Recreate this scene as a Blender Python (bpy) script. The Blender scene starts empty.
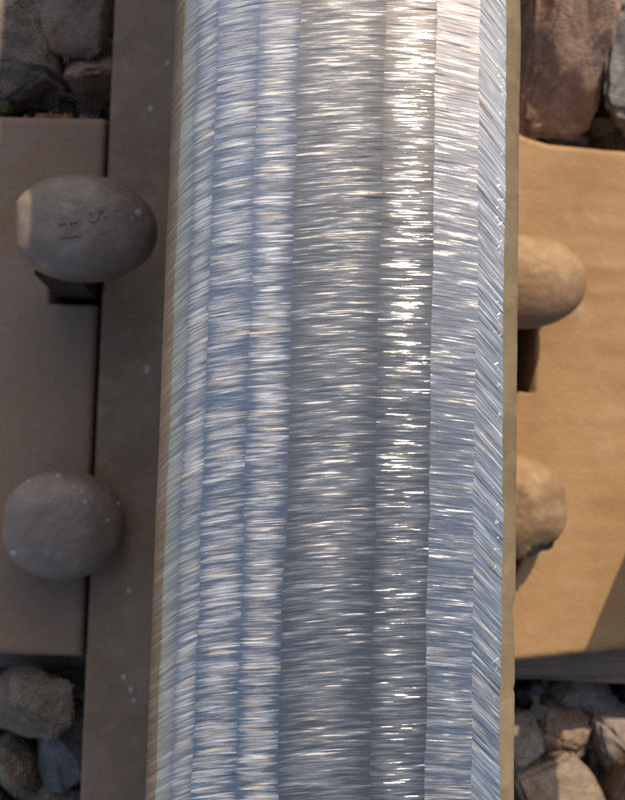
import bpy, bmesh, math, random
from mathutils import Vector, Matrix, Euler, noise
random.seed(7)
C = bpy.context.scene.collection
SC = bpy.context.scene
OFF = 0.190            # height of the rail's running surface above the tie top

# ------------------------------------------------------------------ camera
F_PX = 960.0
cam_d = bpy.data.cameras.new('camera')
cam = bpy.data.objects.new('camera', cam_d); C.objects.link(cam)
cam_d.sensor_fit = 'VERTICAL'; cam_d.sensor_height = 36.0; cam_d.sensor_width = 36.0
cam_d.lens = F_PX / 800.0 * 36.0
cam_d.clip_start = 0.01; cam_d.clip_end = 2000
cam.location = (-0.01813, 0.0, 0.19536 + OFF)
cam.rotation_euler = Euler((0.0797673, -0.0636276, 0.025372), 'XYZ')
cam_d.dof.use_dof = True
cam_d.dof.focus_distance = 0.198
cam_d.dof.aperture_fstop = 26.0
SC.camera = cam

# ------------------------------------------------------------------ light
SUN_FROM = Vector((0.515, 1.15, 1.0)).normalized()
elev = math.asin(SUN_FROM.z)
azim = math.atan2(SUN_FROM.x, SUN_FROM.y)          # clockwise from +Y
world = bpy.data.worlds.new('World'); SC.world = world
world.use_nodes = True
wn = world.node_tree.nodes; wl = world.node_tree.links
sky = wn.new('ShaderNodeTexSky'); sky.sky_type = 'NISHITA'; sky.sun_disc = False
sky.dust_density = 2.4; sky.sun_elevation = elev; sky.sun_rotation = azim
wl.new(sky.outputs[0], wn['Background'].inputs[0])
wn['Background'].inputs[1].default_value = 0.14
sun_d = bpy.data.lights.new('sun', 'SUN'); sun_d.energy = 3.8; sun_d.angle = math.radians(0.53)
sun_d.color = (1.0, 0.84, 0.61)
sun = bpy.data.objects.new('sun', sun_d); C.objects.link(sun)
sun.rotation_euler = SUN_FROM.to_track_quat('Z', 'Y').to_euler()
SC.view_settings.view_transform = 'Standard'; SC.view_settings.look = 'None'
SC.view_settings.gamma = 1.0; SC.view_settings.use_curve_mapping = False
SC.view_settings.exposure = 0.55
SC.cycles.use_denoising = False      # keep the fine scratches crisp

# ------------------------------------------------------------------ helpers
bpy.context.view_layer.update()
CAM_M = cam.matrix_world.copy()
def at(px, py, Z):
    """photo pixel -> point (metres) on the level Z mm below the running surface"""
    d = CAM_M.to_3x3() @ Vector(((px - 312.5) / F_PX, (400 - py) / F_PX, -1.0))
    o = CAM_M.translation
    z = Z / 1000.0 + OFF
    return o + d * ((z - o.z) / d.z)

def link(name, me, parent=None, mat=None, loc=None):
    o = bpy.data.objects.new(name, me); C.objects.link(o)
    if parent: o.parent = parent
    if mat:
        for m in (mat if isinstance(mat, (list, tuple)) else [mat]): me.materials.append(m)
    if loc is not None: o.location = loc
    return o
def tag(o, label, cat, group=None):
    o['label'] = label; o['category'] = cat
    if group: o['group'] = group
    return o
def thing(name, label, cat, loc=(0, 0, 0), group=None):
    return tag(link(name, None, loc=loc), label, cat, group)
def mesh_from(name, v, f, smooth=True):
    me = bpy.data.meshes.new(name); me.from_pydata(v, [], f); me.update()
    if smooth: me.polygons.foreach_set('use_smooth', [True] * len(me.polygons))
    return me
def nz(x, y=0., z=0.): return noise.noise(Vector((x, y, z)))
def fbm(v, oct=4): return noise.fractal(v, 0.9, 2.1, oct)

class NT:
    def __init__(s, name):
        s.m = bpy.data.materials.new(name); s.m.use_nodes = True
        s.t = s.m.node_tree; s.p = s.t.nodes['Principled BSDF']
    def n(s, typ, **kw):
        nd = s.t.nodes.new('ShaderNode' + typ)
        for k, v in kw.items():
            if k.startswith('i_'):
                key = k[2:]
                key = int(key) if key.isdigit() else key
                s.set(nd.inputs[key], v)
            else: setattr(nd, k, v)
        return nd
    def set(s, sock, v):
        if isinstance(v, bpy.types.NodeSocket): s.t.links.new(v, sock)
        else: sock.default_value = v
    def math(s, op, a, b=0.0, c=0.0, clamp=False):
        nd = s.t.nodes.new('ShaderNodeMath'); nd.operation = op; nd.use_clamp = clamp
        s.set(nd.inputs[0], a); s.set(nd.inputs[1], b); s.set(nd.inputs[2], c); return nd.outputs[0]
    def vmath(s, op, a, b=None):
        nd = s.t.nodes.new('ShaderNodeVectorMath'); nd.operation = op
        s.set(nd.inputs[0], a)
        if b is not None: s.set(nd.inputs[1], b)
        return nd.outputs[0]
    def comb(s, x, y, z):
        nd = s.t.nodes.new('ShaderNodeCombineXYZ')
        for i, v in enumerate((x, y, z)): s.set(nd.inputs[i], v)
        return nd.outputs[0]
    def noise(s, vec, scale=1.0, detail=2.0, rough=0.5, dist=0.0):
        nd = s.t.nodes.new('ShaderNodeTexNoise')
        s.set(nd.inputs['Vector'], vec); s.set(nd.inputs['Scale'], scale); s.set(nd.inputs['Detail'], detail)
        s.set(nd.inputs['Roughness'], rough); s.set(nd.inputs['Distortion'], dist); return nd.outputs[0]
    def ramp(s, fac, lo, hi, a=0.0, b=1.0):
        nd = s.t.nodes.new('ShaderNodeMapRange'); nd.interpolation_type = 'SMOOTHSTEP'
        s.set(nd.inputs[0], fac)
        for i, v in enumerate((lo, hi, a, b)): s.set(nd.inputs[i + 1], v)
        return nd.outputs[0]
    def mix(s, fac, a, b, mode='MIX'):
        nd = s.t.nodes.new('ShaderNodeMix'); nd.data_type = 'RGBA'; nd.blend_type = mode
        s.set(nd.inputs[0], fac); s.set(nd.inputs[6], a); s.set(nd.inputs[7], b); return nd.outputs[2]
    def fmix(s, fac, a, b):
        nd = s.t.nodes.new('ShaderNodeMix'); nd.data_type = 'FLOAT'
        s.set(nd.inputs[0], fac); s.set(nd.inputs[2], a); s.set(nd.inputs[3], b); return nd.outputs[0]
    def pos(s): return s.t.nodes.new('ShaderNodeNewGeometry').outputs['Position']
    def objc(s): return s.t.nodes.new('ShaderNodeTexCoord').outputs['Object']
    def bump(s, h, strength, dist, normal=None):
        nd = s.t.nodes.new('ShaderNodeBump')
        s.set(nd.inputs['Height'], h); s.set(nd.inputs['Strength'], strength); s.set(nd.inputs['Distance'], dist)
        if normal is not None: s.set(nd.inputs['Normal'], normal)
        return nd.outputs[0]
    def out(s, **kw):
        for k, v in kw.items(): s.set(s.p.inputs[k.replace('_', ' ')], v)
        return s.m
def rgb(r, g, b): return (r, g, b, 1.0)

# ------------------------------------------------------------------ materials
def rust_mat(name, dark, mid, light, rough=0.75, bump=0.35, fine=2200., metal=0.0, spec=.2):
    t = NT(name); P = t.pos()
    big = t.noise(P, 28., 4., .6, .4); med = t.noise(P, 140., 4., .6); fin = t.noise(P, fine, 3., .65)
    c = t.mix(t.ramp(big, .35, .68), rgb(*dark), rgb(*mid))
    c = t.mix(t.math('MULTIPLY', t.ramp(med, .45, .75), .6), c, rgb(*light))
    c = t.mix(t.ramp(fin, .5, .75, 0., .30), c, rgb(*[x * .5 for x in dark]))
    h = t.math('ADD', t.math('MULTIPLY', med, 1.2), t.math('MULTIPLY', fin, .35))
    return t.out(Base_Color=c, Roughness=t.fmix(fin, rough - .12, rough + .12), Metallic=metal,
                 Normal=t.bump(h, bump, .0012), Specular_IOR_Level=spec)
M_FOOT = rust_mat('rail_rust', (.20, .128, .078), (.25, .163, .102), (.295, .20, .132))
M_LIP = rust_mat('lip_rust', (.11, .080, .046), (.16, .118, .070), (.21, .16, .10), rough=.6, bump=.25)
M_SPIKE_SHADE = rust_mat('spike_rust_shade', (.185, .132, .096), (.25, .188, .142), (.315, .252, .20), rough=.48, bump=.22, metal=.15, spec=.4)  # left spikes: spike rust with the rail's grey shade mixed into the colour
M_SHANK = rust_mat('shank_shade', (.035, .027, .022), (.05, .04, .033), (.07, .056, .045))  # near-black brown: shade under the heads put into the shank colour
M_SPIKE = rust_mat('spike_rust', (.18, .110, .058), (.25, .16, .085), (.32, .225, .135), rough=.6, bump=.35, metal=.15)

def plate_mat():
    t = NT('tie_plate_rust'); P = t.pos()
    big = t.noise(P, 16., 4., .55, .8); med = t.noise(P, 90., 4., .6, .3); fin = t.noise(P, 1500., 3., .6)
    st = t.noise(t.vmath('MULTIPLY', P, (90., 420., 90.)), 1., 3., .6, .6)
    c = t.mix(t.ramp(big, .35, .65), rgb(.215, .118, .047), rgb(.265, .154, .069))
    c = t.mix(t.ramp(med, .5, .75, 0., .55), c, rgb(.275, .19, .12))
    c = t.mix(t.ramp(med, .22, .40, .45, 0.), c, rgb(.15, .088, .046))
    c = t.mix(t.ramp(fin, .48, .8, 0., .35), c, rgb(.10, .055, .03))
    c = t.mix(t.ramp(st, .66, .80, 0., .30), c, rgb(.16, .088, .045))
    shade_tint = t.math('MULTIPLY', t.ramp(t.noise(P, 60., 4., .6), .30, .62, .30, .65), t.math('LESS_THAN', t.n('SeparateXYZ', i_0=P).outputs[0], 0.))
    c = t.mix(shade_tint, c, rgb(.225, .155, .12))  # left half: grey tone of the rail's shade painted into the rust
    h = t.math('ADD', t.math('MULTIPLY', med, 1.0), t.math('MULTIPLY', fin, .25))
    h = t.math('ADD', h, t.math('MULTIPLY', st, .15))
    return t.out(Base_Color=c, Roughness=t.fmix(fin, .55, .8), Normal=t.bump(h, .4, .0016), Specular_IOR_Level=.25)
M_PLATE = plate_mat()

def wood_mat():
    t = NT('tie_wood'); P = t.pos()
    g = t.noise(t.vmath('MULTIPLY', P, (9., 420., 420.)), 1., 5., .65, .5)
    b = t.noise(P, 30., 3.)
    c = t.mix(g, rgb(.085, .060, .042), rgb(.36, .265, .19))
    c = t.mix(t.ramp(b, .4, .7, 0., .5), c, rgb(.07, .055, .045))
    return t.out(Base_Color=c, Roughness=.9, Normal=t.bump(g, .9, .003))
M_WOOD = wood_mat()

def stone_mat(name, a, b, c3, spot=(.03, .028, .028), seed=0.):
    t = NT(name); P = t.vmath('ADD', t.objc(), (seed, seed * .7, seed * .3))
    big = t.noise(P, 45., 4., .6, .6); med = t.noise(P, 190., 5., .68, .3); fin = t.noise(P, 900., 3., .7)
    col = t.mix(t.ramp(big, .36, .64), rgb(*a), rgb(*b))
    col = t.mix(t.ramp(med, .48, .72, 0., .8), col, rgb(*c3))
    col = t.mix(t.ramp(med, .27, .42, .75, 0.), col, rgb(*spot))
    col = t.mix(t.ramp(fin, .52, .78, 0., .5), col, rgb(*[x * 1.25 for x in c3]))
    col = t.mix(t.ramp(fin, .28, .45, .5, 0.), col, rgb(*spot))
    h = t.math('ADD', t.math('MULTIPLY', med, 1.2), t.math('MULTIPLY', fin, .4))
    return t.out(Base_Color=col, Roughness=.82, Normal=t.bump(h, .75, .0025))
M_ST = {
    'brown': stone_mat('brown_stone', (.19, .118, .080), (.26, .17, .118), (.33, .24, .18), (.045, .035, .028), 1.),
    'grey': stone_mat('grey_stone', (.14, .11, .085), (.20, .16, .125), (.29, .24, .195), (.04, .038, .038), 2.),
    'slate': stone_mat('slate_stone', (.10, .092, .088), (.155, .138, .125), (.23, .21, .195), (.03, .03, .035), 3.),
    'tan': stone_mat('tan_stone', (.15, .105, .068), (.20, .15, .10), (.29, .23, .165), (.06, .045, .03), 4.),
    'rosy': stone_mat('rosy_stone', (.27, .165, .105), (.34, .215, .145), (.41, .295, .215), (.07, .055, .045), 6.),
    'pink': stone_mat('pinkish_stone', (.18, .14, .12), (.23, .18, .16), (.30, .26, .245), (.08, .06, .055), 5.),
}
def ballast_mat():
    t = NT('ballast_mix')
    at_ = t.n('Attribute', attribute_name='stone_tint').outputs['Color']
    P = t.pos(); med = t.noise(P, 150., 4., .65); fin = t.noise(P, 700., 3., .7)
    c = t.mix(t.ramp(med, .3, .7, 0., .55), at_, rgb(.07, .06, .055))
    c = t.mix(t.ramp(fin, .5, .8, 0., .4), c, rgb(.30, .26, .22))
    return t.out(Base_Color=c, Roughness=.88, Normal=t.bump(med, .7, .003))
M_BALLAST = ballast_mat()
def soil_mat():
    t = NT('soil'); P = t.pos()
    c = t.mix(t.noise(P, 40., 6., .7), rgb(.05, .042, .035), rgb(.17, .14, .11))
    return t.out(Base_Color=c, Roughness=.95, Normal=t.bump(t.noise(P, 200., 5., .7), .8, .005))
M_SOIL = soil_mat()
def flat_mat(name, col, rough=.6):
    t = NT(name); P = t.pos()
    c = t.mix(t.noise(P, 900., 3., .6), rgb(*col), rgb(*[x * .6 for x in col]))
    return t.out(Base_Color=c, Roughness=rough)
M_SPECK = flat_mat('pale_spatter', (.42, .38, .33), .95)
M_MOSS = flat_mat('moss_green', (.05, .07, .014), .95)

def steel_mat():
    """ground rail steel: scratches run across the rail, so their slopes tilt the normal along it"""
    t = NT('ground_steel')
    A = t.n('Attribute', attribute_name='grind').outputs['Vector']      # (across mm, skewed along mm, facet seed)
    B = t.n('Attribute', attribute_name='facet').outputs['Vector']      # (local -1..1, scratch strength, film)
    fade = t.n('Attribute', attribute_name='fade').outputs['Fac']
    tone = t.n('Attribute', attribute_name='tone').outputs['Fac']
    sp = t.n('SeparateXYZ', i_0=A); u, v, sd = sp.outputs[0], sp.outputs[1], sp.outputs[2]
    sb = t.n('SeparateXYZ', i_0=B); loc, amp, film = sb.outputs[0], sb.outputs[1], sb.outputs[2]
    seed = t.math('MULTIPLY', sd, 37.7)
    raw_v = v
    wv = t.noise(t.comb(t.math('MULTIPLY', u, .11), t.math('MULTIPLY', v, .05), seed), 1., 2.)
    v = t.math('ADD', v, t.math('MULTIPLY', t.math('SUBTRACT', wv, .5), .12))
    def streak(ku, kv, det, off, rough=.55):
        return t.noise(t.comb(t.math('MULTIPLY', u, ku), t.math('MULTIPLY_ADD', v, kv, off), seed), 1., det, rough)
    def cen(x, k): return t.math('MULTIPLY', t.math('SUBTRACT', x, .5), k)
    n_patch = streak(.05, .22, 3., 3.1)
    n_med = streak(.12, 1.25, 2., 11.7)
    n_fine = streak(.14, 3.6, 2., 23.1)
    n_hair = streak(.20, 12., 2., 51.3)
    n_thin = streak(.13, 6.5, 3., 63.3, .7)
    n_grain = t.noise(t.comb(t.math('MULTIPLY', u, 2.2), t.math('MULTIPLY', v, 12.), seed), 1., 2., .6)
    # ragged lens-shaped window inside each facet: every scratch starts and ends elsewhere
    jit = t.noise(t.comb(t.math('MULTIPLY', v, 1.8), seed, 4.4), 1., 2.)
    lj = t.math('ADD', loc, cen(jit, 1.3))
    win = t.math('SUBTRACT', 1.0, t.math('POWER', t.math('MINIMUM', t.math('ABSOLUTE', lj), 1.25), 2.4))
    wf = t.math('MULTIPLY', t.math('SUBTRACT', win, .55), fade)
    m = t.math('ADD', t.math('MULTIPLY', n_med, .50), t.math('MULTIPLY', n_fine, .50))
    m = t.math('ADD', m, cen(n_patch, .16))
    m = t.math('ADD', m, t.math('MULTIPLY', wf, .18))
    m = t.math('ADD', m, t.math('ADD', cen(n_hair, .40), cen(n_grain, .22)))
    mask = t.math('MULTIPLY', t.ramp(m, .43, .62), amp)
    # slopes along the rail: mostly slight, with steep walls inside the cuts, each cut of its own steepness
    n_cut = t.math('ADD', t.math('MULTIPLY', n_fine, .54), t.math('MULTIPLY', n_med, .46))
    n_cut = t.math('ADD', n_cut, t.math('ADD', t.math('ADD', cen(n_hair, .34), cen(n_grain, .07)), t.math('MULTIPLY', wf, .13)))
    steep = t.math('MULTIPLY_ADD', streak(.09, 2.4, 3., 131., .7), 2.3, -.72)
    pulse = t.math('MULTIPLY', t.ramp(n_cut, .575, .70), steep)
    neg = t.math('MULTIPLY', t.ramp(streak(.09, 3.9, 2., 151.), .58, .70), -.40)
    s = t.math('ADD', cen(n_hair, .11), cen(n_grain, .08))
    s = t.math('ADD', s, cen(n_thin, .06))
    s = t.math('MULTIPLY', s, t.math('MULTIPLY', t.math('MULTIPLY_ADD', mask, .7, .35), t.math('MULTIPLY_ADD', tone, .7, .3)))
    s = t.math('ADD', s, t.math('MULTIPLY', t.math('ADD', pulse, neg), amp))
    tx = t.math('ADD', t.math('MULTIPLY', loc, -.02), cen(n_grain, .06))
    # short bright nicks on the outermost facet, leaning the other way
    v2 = t.math('SUBTRACT', raw_v, t.math('MULTIPLY', u, 1.55))
    nick = t.noise(t.comb(t.math('MULTIPLY', v2, 1.3), t.math('MULTIPLY', u, .55), 5.), 1., 2., .6)
    nick = t.math('MULTIPLY', t.ramp(nick, .60, .66), t.math('MULTIPLY', t.ramp(loc, .15, .40), t.ramp(loc, .98, .80)))
    nick = t.math('MULTIPLY', nick, t.math('MULTIPLY', t.math('GREATER_THAN', sd, 8.5), t.ramp(n_patch, .40, .55)))
    s = t.math('ADD', s, t.math('MULTIPLY', nick, .32))
    tx = t.math('SUBTRACT', tx, t.math('MULTIPLY', nick, .24))
    N = t.t.nodes.new('ShaderNodeNewGeometry').outputs['Normal']
    Np = t.vmath('NORMALIZE', t.vmath('ADD', N, t.comb(tx, s, 0.0)))
    # steel, film of oxide in some cuts
    base = t.mix(n_patch, rgb(.56, .51, .445), rgb(.63, .575, .505))
    base = t.mix(t.ramp(n_thin, .50, .68, 0., .45), base, rgb(.62, .59, .55))
    base = t.mix(t.ramp(n_thin, .47, .30, 0., .55), base, rgb(.24, .22, .20))
    cut = t.mix(t.ramp(n_thin, .40, .66), rgb(.55, .525, .485), rgb(.72, .70, .66))
    n_ox = streak(.10, 1.7, 2., 77.7)
    cut = t.mix(t.ramp(n_ox, .53, .66, 0., .8), cut, rgb(.56, .42, .25))
    base = t.mix(tone, rgb(.22, .170, .098), base)
    cut = t.mix(t.math('MULTIPLY_ADD', tone, .5, .5), rgb(.38, .33, .235), cut)
    col = t.mix(mask, base, cut)
    dk = t.math('MULTIPLY', t.ramp(streak(.09, 4.2, 2., 91.), .59, .69), .6)
    edge9 = t.math('GREATER_THAN', sd, 8.5)
    dk9 = t.math('MULTIPLY', t.ramp(streak(.10, 1.9, 3., 191., .65), .53, .63), t.math('MULTIPLY', edge9, .75))
    col = t.mix(t.math('MAXIMUM', dk, dk9), col, rgb(.15, .12, .095))
    col = t.mix(film, col, rgb(.25, .165, .10))
    ro = t.math('ADD', t.fmix(mask, t.math('MULTIPLY_ADD', tone, .09, .06), t.math('MULTIPLY_ADD', tone, .07, .15)), t.math('MULTIPLY', film, .30))
    me = t.math('SUBTRACT', 1.0, t.math('MULTIPLY', t.math('MULTIPLY', mask, .34), tone))
    me = t.math('SUBTRACT', me, t.math('MULTIPLY', film, .5), clamp=True)
    return t.out(Base_Color=col, Roughness=ro, Metallic=me, Normal=Np)
M_STEEL = steel_mat()

# ------------------------------------------------------------------ ground
def grid_mesh(name, s, z):
    return mesh_from(name, [(-s, -s, z), (s, -s, z), (s, s, z), (-s, s, z)], [(0, 1, 2, 3)], False)
ground = link('ground', grid_mesh('ground', 600., -.135), mat=M_SOIL); ground['kind'] = 'structure'

# ------------------------------------------------------------------ rail
rail = thing('rail', 'long worn steel rail with ground shiny head and rusty brown foot', 'rail')
mm = .001
RZ = OFF
# facets of the ground head: x0, x1 (mm), tilt at both ends (deg, + faces right), scratch skew a,b, strength, film
FAC = [
    (-37.9, -35.6, -64, -48, 0.95, 0.0, .85, .70, .3),
    (-35.6, -32.4, -40, -28, 0.75, 0.0, 1.0, .24, .4),
    (-32.4, -28.0, -25, -16, 0.48, 0.0, 1.0, .10, .7),
    (-28.0, -19.3, -14, -8.0, 0.22, -.006, 1.0, .0, .7),
    (-19.3, -10.9, -7.5, -3.5, 0.08, .0, 1.0, .0, 1.),
    (-10.9, 7.2, -3.0, .4, 0.15, -.0035, .80, .03, 1.),
    (7.2, 18.4, .2, 6.0, 0.03, .0, .88, .03, .8),
    (18.4, 28.2, 9.0, 12., -.08, .0, .85, .0, .0),
    (28.2, 34.8, 18., 25., -.95, .0, .95, .0, .0),
]
ys = []
y = -3000.
while y < -175: ys.append(y); y += 200
ys += [i * 1.0 for i in range(-175, 226)]
y = 400.
while y <= 3000: ys.append(y); y += 200
NCOL = 7
# profile heights by integrating the tilts from x = 0 outwards
def tilt(x):
    for f in FAC:
        if f[0] <= x <= f[1]: return math.tan(math.radians(f[2] + (f[3] - f[2]) * (x - f[0]) / (f[1] - f[0])))
    return math.tan(math.radians(FAC[0][2] if x < 0 else FAC[-1][3]))
HT = {}
st = .05; z = 0.; x = 0.
tab = [(0., 0.)]
while x < 40: z -= tilt(x + st / 2) * st; x += st; tab.append((x, z))
x = 0.; z = 0.
while x > -40: z += tilt(x - st / 2) * st; x -= st; tab.insert(0, (x, z))
def height(x):
    i = min(max((x - tab[0][0]) / st, 0), len(tab) - 2); k = int(i); return tab[k][1] + (tab[k + 1][1] - tab[k][1]) * (i - k)
def wob(k, y):
    if k in (0,): a = .12
    else: a = .45
    return a * (nz(y * .055, k * 7.3) + .5 * nz(y * .21, k * 7.3 + 40) + .45 * nz(y * .83, k * 3.1 + 80)) if abs(y) < 260 else 0.
V = []; Fc = []; att1 = []; att2 = []
att3 = []; att4 = []
TONE = ((.8, .8), (.30, .55), (.8, 1.), (1., 1.), (1., .72), (.48, .40), (.38, .36), (.68, .8), (.8, .85))
SEED = (1., 1., 1., 2., 2., 6., 6., 8., 9.)
skew0 = 0.
for k, (x0, x1, t0, t1, a, b, amp, film, fd) in enumerate(FAC):
    base = len(V); A1 = []; A2 = []
    for yy in ys:
        e0 = x0 + wob(k, yy); e1 = x1 + wob(k + 1, yy)
        for c in range(NCOL):
            q = c / (NCOL - 1); xx = e0 + (e1 - e0) * q
            V.append((xx * mm, yy * mm, RZ + height(xx) * mm))
            dx = xx - x0
            A1.append((xx, yy - skew0 - a * dx - b * dx * dx, SEED[k])); A2.append((2 * q - 1, amp, film))
    for r in range(len(ys) - 1):
        for c in range(NCOL - 1):
            i = base + r * NCOL + c
            Fc.append((i, i + 1, i + 1 + NCOL, i + NCOL))
            for d in (0, 1, 1 + NCOL, NCOL): att1.append(A1[r * NCOL + c + d]); att2.append(A2[r * NCOL + c + d]); att3.append(fd); att4.append(TONE[k][0] + (TONE[k][1] - TONE[k][0]) * (c + (d in (1, 1 + NCOL))) / (NCOL - 1))
    skew0 += a * (x1 - x0) + b * (x1 - x0) ** 2
hm = mesh_from('running_surface', V, Fc)
for nm, dat in (('grind', att1), ('facet', att2)):
    la = hm.attributes.new(nm, 'FLOAT_VECTOR', 'CORNER')
    la.data.foreach_set('vector', [c for v in dat for c in v])
la = hm.attributes.new('tone', 'FLOAT', 'CORNER'); la.data.foreach_set('value', att4)
la = hm.attributes.new('fade', 'FLOAT', 'CORNER'); la.data.foreach_set('value', att3)
def extrude_profile(name, prof, y0, y1, parent, mat, smooth=False):
    n = len(prof); v = [(p[0] * mm, y0 * mm, RZ + p[1] * mm) for p in prof] + [(p[0] * mm, y1 * mm, RZ + p[1] * mm) for p in prof]
    f = [(i, (i + 1) % n, n + (i + 1) % n, n + i) for i in range(n)] + [tuple(range(n))[::-1], tuple(range(n, 2 * n))]
    me = mesh_from(name, v, f, smooth)
    bm = bmesh.new(); bm.from_mesh(me); bmesh.ops.recalc_face_normals(bm, faces=bm.faces); bm.to_mesh(me); bm.free()
    return link(name, me, parent, mat)
zl = height(-37.9); zr = height(34.8)
LIPZ = zr - 2.3
head = extrude_profile('head', [(-37.85, zl - .05), (-37.2, zl - 4), (-37.2, -34), (-9, -44), (9, -44), (36.9, -34), (36.6, LIPZ - 3), (34.7, zr - .6), (30, zr - 1.2), (0, -4), (-28, -9)], -3000, 3000, rail, M_FOOT)
surf = link('running_surface', hm, head, M_STEEL)
surf['label'] = 'shiny ground steel running surface covered with crosswise scratches'
# rusty burred lip along the right edge of the head
lv = []; lf = []
lys = [-3000. + 200 * i for i in range(14)] + [-175 + .5 * i for i in range(0, 801)] + [400. + 200 * i for i in range(14)]
def burr(y):
    if abs(y) > 260: return 0.
    r = .10 * nz(y * .08, 3.) + .05 * nz(y * .5, 9.) + .03 * nz(y * 1.7, 5.)
    for yc, d, wd in ((-26.5, -.55, 1.6), (-30., -.2, 4.), (-43., -.35, .8), (96., .25, 8.), (-70, .15, 4)):
        r += d * math.exp(-((y - yc) / wd) ** 2)
    return r
for yy in lys:
    o = burr(yy); i0 = wob(len(FAC), yy)
    pr = [(34.8 + i0, zr - .02 + height(34.8 + i0) - zr), (35.9, zr - .55), (37.4, zr - 1.25), (38.35 + o, LIPZ + .2), (38.5 + o, LIPZ - .35), (38.1 + o, LIPZ - 1.3), (36.5, LIPZ - 2.6)]
    for px_, pz_ in pr: lv.append((px_ * mm, yy * mm, RZ + pz_ * mm))
for r in range(len(lys) - 1):
    for c in range(6):
        i = r * 7 + c; lf.append((i, i + 1, i + 8, i + 7))
lip = link('lip', mesh_from('lip', lv, lf), head, M_LIP)
lip['label'] = 'narrow rusty brown lip with small burrs along the head edge'
web = extrude_profile('web', [(-9, -43.9), (9, -43.9), (9, -150), (-9, -150)], -3000, 3000, rail, M_FOOT)
FW = 75.6
foot = extrude_profile('foot', [(-FW, -163), (-FW + 1.2, -161.6), (-30, -154), (-10, -146), (10, -146), (30, -154), (FW - 1.2, -161.6), (FW, -163), (FW, -171), (FW - 1, -172), (-FW + 1, -172), (-FW, -171)], -3000, 3000, rail, M_FOOT)

# ------------------------------------------------------------------ tie and tie plate
PN, PS = 132.5, -66.
def bevel_box(name, x0, x1, y0, y1, z0, z1, bev, seg=2):
    bm = bmesh.new()
    bmesh.ops.create_cube(bm, size=1.)
    for v in bm.verts:
        v.co = Vector(((x0 + x1) / 2 + v.co.x * (x1 - x0), (y0 + y1) / 2 + v.co.y * (y1 - y0), (z0 + z1) / 2 + v.co.z * (z1 - z0)))
    bmesh.ops.bevel(bm, geom=bm.edges[:], offset=bev, segments=seg, affect='EDGES')
    me = bpy.data.meshes.new(name); bm.to_mesh(me); bm.free(); return me
def tie_mesh():
    # weathered timber: checks and splits run along it, so the top and sides are uneven lines
    nx, prof = 420, []
    yS, yN, zT, zB = PS * mm - .0135, PN * mm - .006, -.0006, -.13
    n1 = 60
    ring = []
    for i in range(9): ring.append((yS, zB + (zT - .004 - zB) * i / 8))
    for i in range(n1): ring.append((yS + .002 + (yN - yS - .004) * i / (n1 - 1), zT))
    for i in range(9): ring.append((yN, zT - .004 - (zT - .004 - zB) * i / 8))
    v = []; f = []; n = len(ring)
    for k in range(nx + 1):
        X = -2.05 + 2.6 * k / nx if k not in () else 0
        for j, (yy, zz) in enumerate(ring):
            d = .0022 * nz(X * 6, yy * 420, zz * 420) + (.0035 * nz(X * 22, 3., zz * 130) if yy == yS else 0) + .0025 * min(0, nz(X * 1.3, yy * 160 + 9, zz * 160))
            if abs(zz - zT) < 1e-6: v.append((X, yy, zz - abs(d) - (.004 if yy - yS < .004 else 0)))
            else: v.append((X, yy + (-d if yy == yS else d) , zz))
    for k in range(nx):
        for j in range(n - 1):
            i = k * n + j; f.append((i, i + 1, i + n + 1, i + n))
    f.append(tuple(range(n))); f.append(tuple(range(nx * n, nx * n + n))[::-1])
    me = mesh_from('tie', v, f, False)
    bm = bmesh.new(); bm.from_mesh(me); bmesh.ops.recalc_face_normals(bm, faces=bm.faces); bm.to_mesh(me); bm.free()
    return me
tie = tag(link('railway_tie', tie_mesh(), mat=M_WOOD), 'dark weathered wooden railway tie showing below the rusty tie plate', 'railway tie')

plate = thing('tie_plate', 'rusty brown steel tie plate under the rail, half sunlit and half shaded', 'tie plate')
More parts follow.
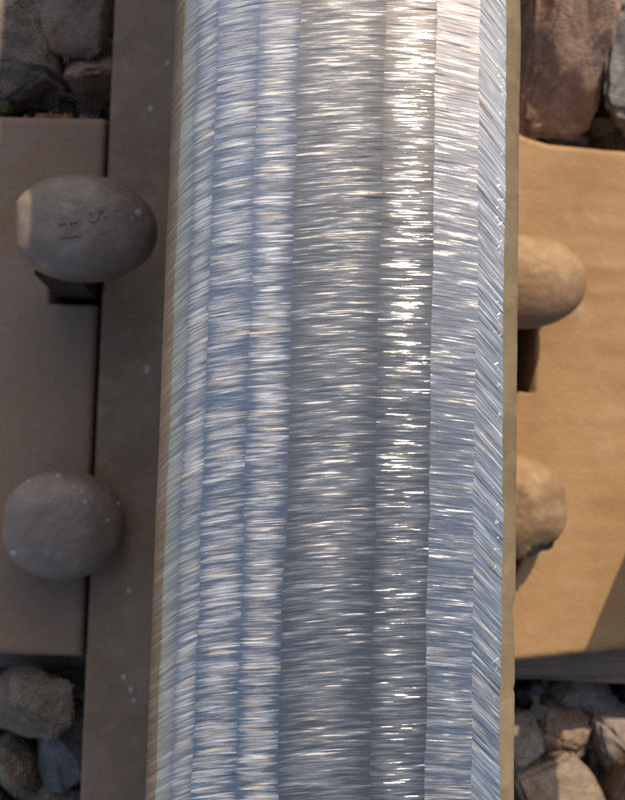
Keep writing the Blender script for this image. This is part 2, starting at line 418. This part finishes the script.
# punched spike holes: side, outer edge, lower end, upper end, slant (mm)
HOLES = [(-1, 94.8, 62.5, 84., 0.), (-1, 99.8, -28., -9., 0.), (1, 88.2, 35., 64., 0.), (1, 94.8, 64., 83., 0.), (1, 94.8, -17.5, 2., 0.), (1, 88.5, -38., -17.5, .5)]
def plate_side(s):
    """one outer half: shoulder beside the rail foot, then falling outwards"""
    v = []; f = []
    xs = [76.8, 77.0, 77.5, 78.6, 80.5, 82, 83.4, 84.6, 85.0, 86.5, 88., 88.4] + [90, 92, 93.6, 94.6, 95.0, 96.4, 98.5, 99.6, 100.0] + [104 + 4 * i for i in range(18)] + [175.0, 176.2, 176.8]
    nY = 220
    for ix, X in enumerate(xs):
        for iy in range(nY + 1):
            q = iy / nY
            if s > 0:   # worn, slightly bowed top edge on the right
                n_e = PN + 3.0 - 3.0 * min(1, max(0, (X - 82) / 12)) ** .7 - 1.0 * (X - 80) / 60 + .25 * nz(X * .15, 4.)
            else:
                n_e = PN + 1.0 + .15 * nz(X * .1, 8.)
            s_e = PS + (.3 + .10 * max(0, X - 82) if s > 0 else 0) + .25 * nz(X * .12, 2.)
            yy = s_e + (n_e - s_e) * q
            top = -161.5 - (X - 79) * .085
            if X < 76.9: top = -170.0
            elif X < 77.1: top -= 1.4
            elif X < 78: top -= .5
            top += .22 * fbm(Vector((X * .03 * s + 5, yy * .03, 1.))) 
            if s > 0:
                top += .35 * nz(X * .02, yy * .16, 3.) * min(1, max(0, (X - 92) / 20))
            ed = min(q, 1 - q) * (n_e - s_e)
            if ed < 2.2: top -= 1.5 * (1 - ed / 2.2) ** 2
            if X > 175.5: top -= 1.2
            for (hs, hx, hy0, hy1, cutx) in HOLES:
                if hs == s and X < hx - cutx * max(0, hy1 - yy) and hy0 < yy < hy1: top = -187.
            v.append((s * X * mm, yy * mm, RZ + top * mm))
    n = nY + 1
    # finer rows at the ends are not needed: the rounded edge is given by a skirt
    for ix in range(len(xs) - 1):
        for iy in range(nY):
            i = ix * n + iy; q = (i, i + n, i + n + 1, i + 1); f.append(q if s > 0 else q[::-1])
    # skirt down to the tie
    rim = [ix * n for ix in range(len(xs))] + [(len(xs) - 1) * n + iy for iy in range(1, n)] + [ix * n + nY for ix in range(len(xs) - 2, -1, -1)] 
    b0 = len(v)
    for i in rim:
        x, y_, z_ = v[i]
        v.append((x, y_ + (-.0004 if y_ < .02 else .0004), z_ - .0012))
    b1 = len(v)
    for i in rim:
        x, y_, z_ = v[i]; v.append((x, y_ + (-.0004 if y_ < .02 else .0004), .0))
    m_ = len(rim)
    for j in range(m_ - 1):
        for a0, a1 in (((lambda k: rim[k]), (lambda k: b0 + k)), ((lambda k: b0 + k), (lambda k: b1 + k))):
            q = (a0(j), a1(j), a1(j + 1), a0(j + 1)); f.append(q if s > 0 else q[::-1])
    return mesh_from('plate_wing', v, f)
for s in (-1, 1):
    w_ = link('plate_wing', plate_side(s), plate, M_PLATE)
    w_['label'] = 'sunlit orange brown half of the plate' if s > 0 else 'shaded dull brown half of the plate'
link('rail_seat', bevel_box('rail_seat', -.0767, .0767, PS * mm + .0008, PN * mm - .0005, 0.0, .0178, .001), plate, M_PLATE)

# ------------------------------------------------------------------ spikes
def spike_head_mesh(L_toe, L_back, W, dome, drop, cut_back, seed, p=2.5, lump=.35):
    """plan: +x is the toe over the rail foot, 0 the shank axis; mm; z=0 the top of the dome"""
    NR, NTH = 26, 72
    def outline(th):
        c, s_ = math.cos(th), math.sin(th)
        cx = (L_toe - L_back) / 2; a = (L_toe + L_back) / 2
        e = 2 / 2.35
        x = a * math.copysign(abs(c) ** e, c); yv = W / 2 * math.copysign(abs(s_) ** e, s_)
        if x < 0: yv *= 1 - .10 * (x / a) ** 2
        else: yv *= 1 - .16 * (x / a) ** 2
        x = max(x, -a + cut_back)
        return cx + x, yv
    v = []; f = []
    cx = (L_toe - L_back) / 2
    rings = []
    for i in range(1, NR + 1):
        r = i / NR; rings.append((r, -dome * (1 - max(0., 1 - r ** p) ** (1 / 1.9))))
    rings += [(1.005, -dome - 1.5), (1.0, -dome - 3.5), (.96, -dome - 5.5), (.86, -dome - 7.5), (.6, -dome - drop), (.3, -dome - drop - 1)]
    v.append((cx, 0, 0))
    for (r, zz) in rings:
        for j in range(NTH):
            ox, oy = outline(2 * math.pi * j / NTH)
            x = cx + (ox - cx) * r; yv = oy * r
            pnt = Vector((x * .09 + seed, yv * .09, zz * .09))
            d = lump * fbm(pnt) + .10 * nz(x * .5 + seed, yv * .5)
            tilt_ = -.10 * (x - cx) - .0022 * max(0, x - cx) ** 2
            v.append((x + .4 * d, yv + .4 * d, zz + d + tilt_))
    for j in range(NTH): f.append((0, 1 + j, 1 + (j + 1) % NTH))
    for i in range(len(rings) - 1):
        for j in range(NTH):
            a_ = 1 + i * NTH + j; b_ = 1 + i * NTH + (j + 1) % NTH
            f.append((a_, a_ + NTH, b_ + NTH, b_))
    f.append(tuple(1 + (len(rings) - 1) * NTH + j for j in range(NTH))[::-1])
    return mesh_from('spike_head', [(a * mm, b * mm, c * mm) for a, b, c in v], f)
def spike(x_sh, yc, Ztop, side, label, L_toe, L_back, W, dome=9., drop=13., cut=0., seed=0., rz=0., p=2.5, lump=.35, specks=(), shank_y=0.):
    zt = RZ + Ztop * mm
    root = thing('track_spike', label, 'track spike', (x_sh * mm, yc * mm, 0.), 'track spikes holding the rail foot')
    h = link('head', spike_head_mesh(L_toe, L_back, W, dome, drop, cut, seed, p, lump), root, M_SPIKE_SHADE if side < 0 else M_SPIKE, (0, 0, zt))
    h.rotation_euler = (0, 0, (0 if side < 0 else math.pi) + rz)
    h.scale = (1, 1, 1)
    sh = link('shank', bevel_box('shank', -.0078, .0078, -.0078 + shank_y * mm, .0078 + shank_y * mm, -.09, zt - (dome + 4) * mm, .0008), root, M_SHANK)
    for (sx, sy, r_) in specks: speck(h, sx, sy, r_, None)
    return h
def blob(r, seed):
    v = [(0, 0, .45 * r)]; f = []
    n = 14
    for k, (q, zz) in enumerate(((.55, .38), (.9, .15), (1.0, -.3))):
        for j in range(n):
            a = 2 * math.pi * j / n; w_ = r * q * (1 + .35 * nz(math.cos(a) * 1.3 + seed, math.sin(a) * 1.3))
            v.append((w_ * math.cos(a) * 1.1, w_ * math.sin(a), zz * r * .6))
    for j in range(n): f.append((0, 1 + j, 1 + (j + 1) % n))
    for k in range(2):
        for j in range(n):
            a, b = 1 + k * n + j, 1 + k * n + (j + 1) % n; f.append((a, a + n, b + n, b))
    return mesh_from('spatter_speck', v, f)
def on_surface(obj, x, y):
    """height of the highest vertex-interpolated surface of obj's mesh at local x,y"""
    ok, loc, nor, idx = obj.ray_cast(Vector((x, y, .5)), Vector((0, 0, -1)))
    return (loc, nor) if ok else (Vector((x, y, 0)), Vector((0, 0, 1)))
def speck(parent, x, y, r, mat):
    loc, nor = on_surface(parent, x * mm, y * mm)
    o = link('spatter_speck', blob(r * .9 * mm, x * 3.1 + y), parent, mat or M_SPECK, loc)
    o.rotation_euler = nor.to_track_quat('Z', 'Y').to_euler()
bpy.context.view_layer.update()
h1 = spike(-85.2, 81, -115.5, -1, 'domed track spike stamped with letters, raised high beside the shaded plate', 32.5, 15.0, 36.0, 8.5, 15., 2.0, 3., rz=.06, p=3.0, shank_y=-8.)
h2 = spike(-91.8, -18.2, -137, -1, 'round grey spotted track spike driven low on the shaded plate half', 29.5, 12.0, 38., 9., 12., .8, 11., rz=-.03)
h3 = spike(86.0, 73., -132, 1, 'smooth pale rounded track spike on the sunlit plate casting a dark shadow', 33., 14.4, 34., 10., 12., 0., 23., p=2.3, lump=.25)
h4 = spike(85.2, -7.5, -141, 1, 'chipped tan track spike with a dark dent on the sunlit plate half', 33., 11.5, 38., 9., 12., .6, 37., rz=.10, lump=.75)
caster = spike(150., 6, -70, 1, 'unseen spike-shaped shadow caster added at the outer end of the sunlit plate half', 18., 14., 34., 9., 13., 0., 53.)  # made-up spike out of frame, added to cast the plate's corner shadow
bpy.context.view_layer.update()

for v in h4.data.vertices:
    d = (Vector((v.co.x / mm * .75, v.co.y / mm)) - Vector((.5, 14.5))).length
    if d < 5.5 and v.co.z > -.016: v.co.z -= .0016 * (1 - (d / 5.5) ** 2)
h4.data.update()
M_TAR = flat_mat('black_grease', (.03, .022, .018), .85)
for (gx, gy, gr) in ((3., 15.2, 3.4), (-1.5, 14.6, 2.6), (-4.5, 13.6, 2.0)):
    loc, nor = on_surface(h4, gx * mm, gy * mm)
    g_ = link('grease_patch', blob(gr * mm, gx), h4, M_TAR, loc); g_.rotation_euler = nor.to_track_quat('Z', 'Y').to_euler(); g_.scale = (1.2, 1, .12)
# stamped letters on the raised spike, small round scars and pale spatter specks
def stamp(head, ch, px, py, size, rot):
    cu = bpy.data.curves.new('stamp', 'FONT'); cu.body = ch; cu.size = size * mm; cu.extrude = .0; cu.align_x = 'CENTER'; cu.align_y = 'CENTER'
    tmp = bpy.data.objects.new('tmp', cu); C.objects.link(tmp); bpy.context.view_layer.update()
    me = bpy.data.meshes.new_from_object(tmp.evaluated_get(bpy.context.evaluated_depsgraph_get()))
    bpy.data.objects.remove(tmp); bpy.data.curves.remove(cu)
    bm = bmesh.new(); bm.from_mesh(me)
    bmesh.ops.triangulate(bm, faces=bm.faces)
    bmesh.ops.subdivide_edges(bm, edges=bm.edges[:], cuts=1)
    top = bm.faces[:]
    ex = bmesh.ops.extrude_face_region(bm, geom=top)
    newv = {g for g in ex['geom'] if isinstance(g, bmesh.types.BMVert)}
    R = Matrix.Rotation(rot, 3, 'Z')
    wm = head.matrix_world; inv = wm.inverted()
    c0 = at(px, py, -119)
    for v in bm.verts:
        p = R @ v.co; wpt = Vector((c0.x + p.x, c0.y + p.y, c0.z)); lp = inv @ wpt
        loc, nor = on_surface(head, lp.x, lp.y)
        v.co = loc + nor * (.00055 if v in newv else -.0006)
    bmesh.ops.recalc_face_normals(bm, faces=bm.faces)
    bm.to_mesh(me); bm.free(); me.materials.clear()
    link('stamped_letter', me, head, M_SPIKE_SHADE)
stamp(h1, 'S', 97, 218, 9.2, math.radians(-62))
stamp(h1, 'H', 70, 232, 9.2, math.radians(-80))
def speck_px(obj, px, py, Z, r):
    lp = obj.matrix_world.inverted() @ at(px, py, Z)
    speck(obj, lp.x / mm, lp.y / mm, r, None)
for px, py, r in ((168, 64, 1.3), (151, 108, 1.5), (148, 369, 1.7), (129, 591, 1.2), (124, 678, 1.3), (131, 690, 1.3), (134, 701, 1.0)):
    speck_px(foot, px, py, -158, r)
for px, py, r in ((139, 213, 1.7), (132, 219, .7)): speck_px(h1, px, py, -120, r)
for px, py, r in ((58, 476, 1.2), (83, 491, .9), (86, 502, 1.0), (116, 505, 1.4), (14, 554, 1.6), (28, 481, .8), (107, 521, .7)): speck_px(h2, px, py, -140, r)

# ------------------------------------------------------------------ ballast
def rock_mesh(name, seed, dims, sub=3, rough=1.0, npts=13, hull=None):
    rnd = random.Random(seed)
    bm = bmesh.new()
    for p in hull or ():
        bm.verts.new(p)
    for i in range(0 if hull else npts):
        z = rnd.uniform(-1, 1); a = rnd.uniform(0, 2 * math.pi); r = math.sqrt(1 - z * z)
        p = Vector((r * math.cos(a), r * math.sin(a), z))
        m_ = max(abs(p.x), abs(p.y), abs(p.z)); p = p * (.55 + .45 / m_) * rnd.uniform(.82, 1.0)
        bm.verts.new(p)
    bmesh.ops.convex_hull(bm, input=bm.verts[:])
    bm.verts.ensure_lookup_table()
    bmesh.ops.delete(bm, geom=[v for v in bm.verts if not v.link_faces], context='VERTS')
    if sub:
        bmesh.ops.bevel(bm, geom=bm.edges[:], offset=.07, segments=2, affect='EDGES', clamp_overlap=True)
        bmesh.ops.triangulate(bm, faces=bm.faces)
        for k in range(sub):
            le = [e for e in bm.edges if e.calc_length() > (.45, .26, .15, .1)[k]]
            bmesh.ops.subdivide_edges(bm, edges=le, cuts=1)
            bmesh.ops.triangulate(bm, faces=bm.faces)
        bm.normal_update()
        for v in bm.verts:
            d = .07 * fbm(v.co * 1.7 + Vector((seed, 0, 0)), 5) + .035 * fbm(v.co * 6 + Vector((0, seed, 0)), 4)
            v.co += v.normal * d * rough
    # normalise to the wanted size
    lo = [min(v.co[i] for v in bm.verts) for i in range(3)]; hi = [max(v.co[i] for v in bm.verts) for i in range(3)]
    for v in bm.verts:
        v.co = Vector([((v.co[i] - lo[i]) / (hi[i] - lo[i]) - .5) * dims[i] for i in range(3)])
    me = bpy.data.meshes.new(name); bm.to_mesh(me); bm.free()
    me.polygons.foreach_set('use_smooth', [True] * len(me.polygons))
    try: me.set_sharp_from_angle(angle=math.radians(38))
    except Exception: pass
    return me
# px x0,y0,x1,y1 in the photo, level of the middle (mm below the running surface), height mm, kind, seed, yaw
G = 'ballast stones between the ties'
HULL_H = [(-.75, -1, -.5), (.45, -1, -.5), (-.6, .9, .85), (.5, .95, 1), (.72, .2, .75), (.55, -.6, .05), (-1, -.25, -.2), (-1, .8, .3), (1, .95, .1), (.95, 0, -.2), (.62, -.88, -.65), (-.8, -.85, -1), (.6, -.8, -1), (.9, .9, -1), (-.9, .9, -1), (-.3, .3, .62)]
STONES = [
    (-45, -35, 62, 112, -184, 42, 'grey', 5, .3, 'broad grey ballast stone at the shaded plate corner', None),
    (34, -38, 117, 57, -180, 36, 'rosy', 12, -.2, 'brown ballast stone wedged beside the rail foot above a smaller one', None),
    (66, 52, 118, 104, -192, 24, 'rosy', 21, .5, 'small brown ballast stone in the gap at the shaded plate end', None),
    (-6, 660, 80, 738, -180, 34, 'tan', 34, .2, 'rough tan and grey ballast stone just below the shaded plate', None),
    (38, 708, 92, 792, -192, 40, 'slate', 43, .1, 'smooth bluish grey ballast stone pressed against the rail foot', None),
    (-24, 736, 40, 800, -193, 32, 'tan', 52, .8, 'yellowish tan ballast stone beside the bluish grey one', None),
    (6, 778, 96, 850, -200, 34, 'grey', 63, .0, 'grey ballast stone partly under the bluish grey stone', None),
    (508, -46, 622, 128, -184, 56, 'rosy', 78, .1, 'large long brown ballast stone beyond the sunlit plate', HULL_H),
    (594, -30, 700, 132, -190, 44, 'slate', 83, -.3, 'dark blue grey ballast stone beside the large brown stone', None),
    (488, 712, 544, 772, -200, 28, 'grey', 95, .3, 'small grey ballast stone at the rail below the sunlit plate', None),
    (500, 748, 606, 850, -204, 38, 'tan', 101, .4, 'big speckled tan ballast stone lowest beside the rail', None),
    (524, 684, 588, 752, -216, 30, 'brown', 117, .2, 'dark brown ballast stone deep in the gap under the tie edge', None),
    (572, 676, 610, 756, -218, 26, 'slate', 124, -.4, 'narrow bluish ballast stone deep in the gap below the plate', None),
    (586, 700, 652, 768, -212, 30, 'pink', 131, .9, 'pale pinkish ballast stone next to the narrow bluish one', None),
    (604, 722, 690, 830, -199, 34, 'brown', 146, .2, 'brown ballast stone leaning near the pale pinkish one', None),
    (548, 676, 596, 706, -210, 14, 'grey', 151, .2, 'small flat grey stone tucked under the tie edge', None),
    (-40, 96, 8, 122, -187, 16, 'slate', 165, .1, 'small dark chip of stone at the plate end with moss', None),
]
for (x0, y0, x1, y1, Z, hgt, kind, seed, yaw, label, hull) in STONES:
    c = at((x0 + x1) / 2, (y0 + y1) / 2, Z)
    a = at(x0, (y0 + y1) / 2, Z); b = at(x1, (y0 + y1) / 2, Z); d = at((x0 + x1) / 2, y0, Z); e = at((x0 + x1) / 2, y1, Z)
    o = link('ballast_stone', rock_mesh('ballast_stone', seed, ((b - a).length, (d - e).length, hgt * mm), hull=hull), mat=M_ST[kind], loc=c)
    o.rotation_euler = (0, 0, yaw * .3)
    tag(o, label, 'stone', G)
# moss tuft and rusty crumbs at the plate end
def pebble_cluster(name, pts, mat):
    v = []; f = []
    for (x, y_, z_, r) in pts:
        me = rock_mesh('t', random.randint(0, 9999), (r * 2, r * 2, r * 1.4), 0, npts=9)
        b = len(v); v += [tuple(q.co + Vector((x, y_, z_))) for q in me.vertices]; f += [tuple(b + i for i in p.vertices) for p in me.polygons]
        bpy.data.meshes.remove(me)
    return link(name, mesh_from(name, v, f, False), mat=mat)
pts = []
for i in range(60):
    p = at(random.gauss(2, 3), random.gauss(108, 2.), -176); pts.append((p.x, p.y, p.z + random.uniform(-.004, .002), random.uniform(.0008, .0018)))
ms = pebble_cluster('moss_tuft', pts, M_MOSS); tag(ms, 'tiny green moss tuft among stones at the shaded plate end', 'moss')
pts = []
for i in range(110):
    p = at(random.gauss(48, 16), random.gauss(113.5, 2.2), -172); pts.append((p.x, p.y, p.z + random.uniform(-.014, -.004), random.uniform(.0006, .0018)))
cr = pebble_cluster('rust_crumbs', pts, rust_mat('crumb_rust', (.16, .07, .035), (.22, .11, .06), (.28, .17, .11))); cr['kind'] = 'stuff'
cr['label'] = 'reddish rust crumbs along the end of the shaded plate'; cr['category'] = 'rust crumbs'

# the rest of the ballast bed
lib = [rock_mesh('lib', 900 + k, (1, 1, 1), 1, 1.2, 12) for k in range(14)]
libd = [([v.co.copy() for v in m.vertices], [tuple(p.vertices) for p in m.polygons]) for m in lib]
V = []; Fc = []; tint = []
tints = [(.15, .11, .08), (.17, .15, .135), (.11, .115, .125), (.20, .15, .10), (.22, .19, .18), (.13, .09, .065)]
keep = [(at((s[0] + s[2]) / 2, (s[1] + s[3]) / 2, s[4]), ) for s in STONES]
def put(x, y_, z_, sz):
    vs, fs = random.choice(libd)
    R = Euler((random.uniform(0, 6.3), random.uniform(0, 6.3), random.uniform(0, 6.3))).to_matrix()
    sc = Vector((sz * random.uniform(.8, 1.25), sz * random.uniform(.7, 1.0), sz * random.uniform(.6, .85)))
    b = len(V); c = random.choice(tints); g = random.uniform(.75, 1.2)
    for q in vs:
        p = R @ Vector((q.x * sc.x, q.y * sc.y, q.z * sc.z)); V.append((p.x + x, p.y + y_, p.z + z_))
        tint.append((c[0] * g, c[1] * g, c[2] * g, 1.))
    for p in fs: Fc.append(tuple(b + i for i in p))
for lay, zc in enumerate((-.105, -.075, -.046)):
    stp = .036
    n = int(.75 / stp)
    for i in range(-n, n + 1):
        for j in range(-n, n + 1):
            x = i * stp + random.uniform(-.012, .012) + (lay % 2) * stp / 2; y_ = j * stp + .03 + random.uniform(-.012, .012) + (lay % 2) * stp / 2
            sz = random.uniform(.034, .05); z_ = zc + random.uniform(-.008, .006)
            in_tie = PS * mm - .035 < y_ < PN * mm + .017 and -2.05 < x < .57
            if in_tie: continue
            inview = -.13 < x < .14 and -.14 < y_ < .2
            if lay == 2 and inview: z_ -= .014
            put(x, y_, z_, sz)
            # higher shoulders away from the rail and the tie
            if lay == 2 and not inview and abs(x) > .13: put(x + .01, y_ + .01, z_ + .028, sz)
for (gx0, gx1, gy0, gy1, zz, cnt) in ((-.13, -.078, .133, .20, -.022, 90), (-.13, -.078, -.13, -.082, -.022, 70), (.078, .14, .134, .20, -.024, 90), (.06, .14, -.135, -.083, -.026, 110)):
    for i in range(cnt):
        put(random.uniform(gx0, gx1), random.uniform(gy0, gy1), zz + random.uniform(-.012, .006), random.uniform(.004, .013))
bmsh = mesh_from('ballast_bed', V, Fc, False)
ca = bmsh.color_attributes.new('stone_tint', 'FLOAT_COLOR', 'POINT'); ca.data.foreach_set('color', [c for t_ in tint for c in t_])
bed = link('ballast_bed', bmsh, mat=M_BALLAST); bed['kind'] = 'stuff'
bed['label'] = 'loose crushed stone ballast filling the track bed around the tie'; bed['category'] = 'ballast'
for m in lib: bpy.data.meshes.remove(m)
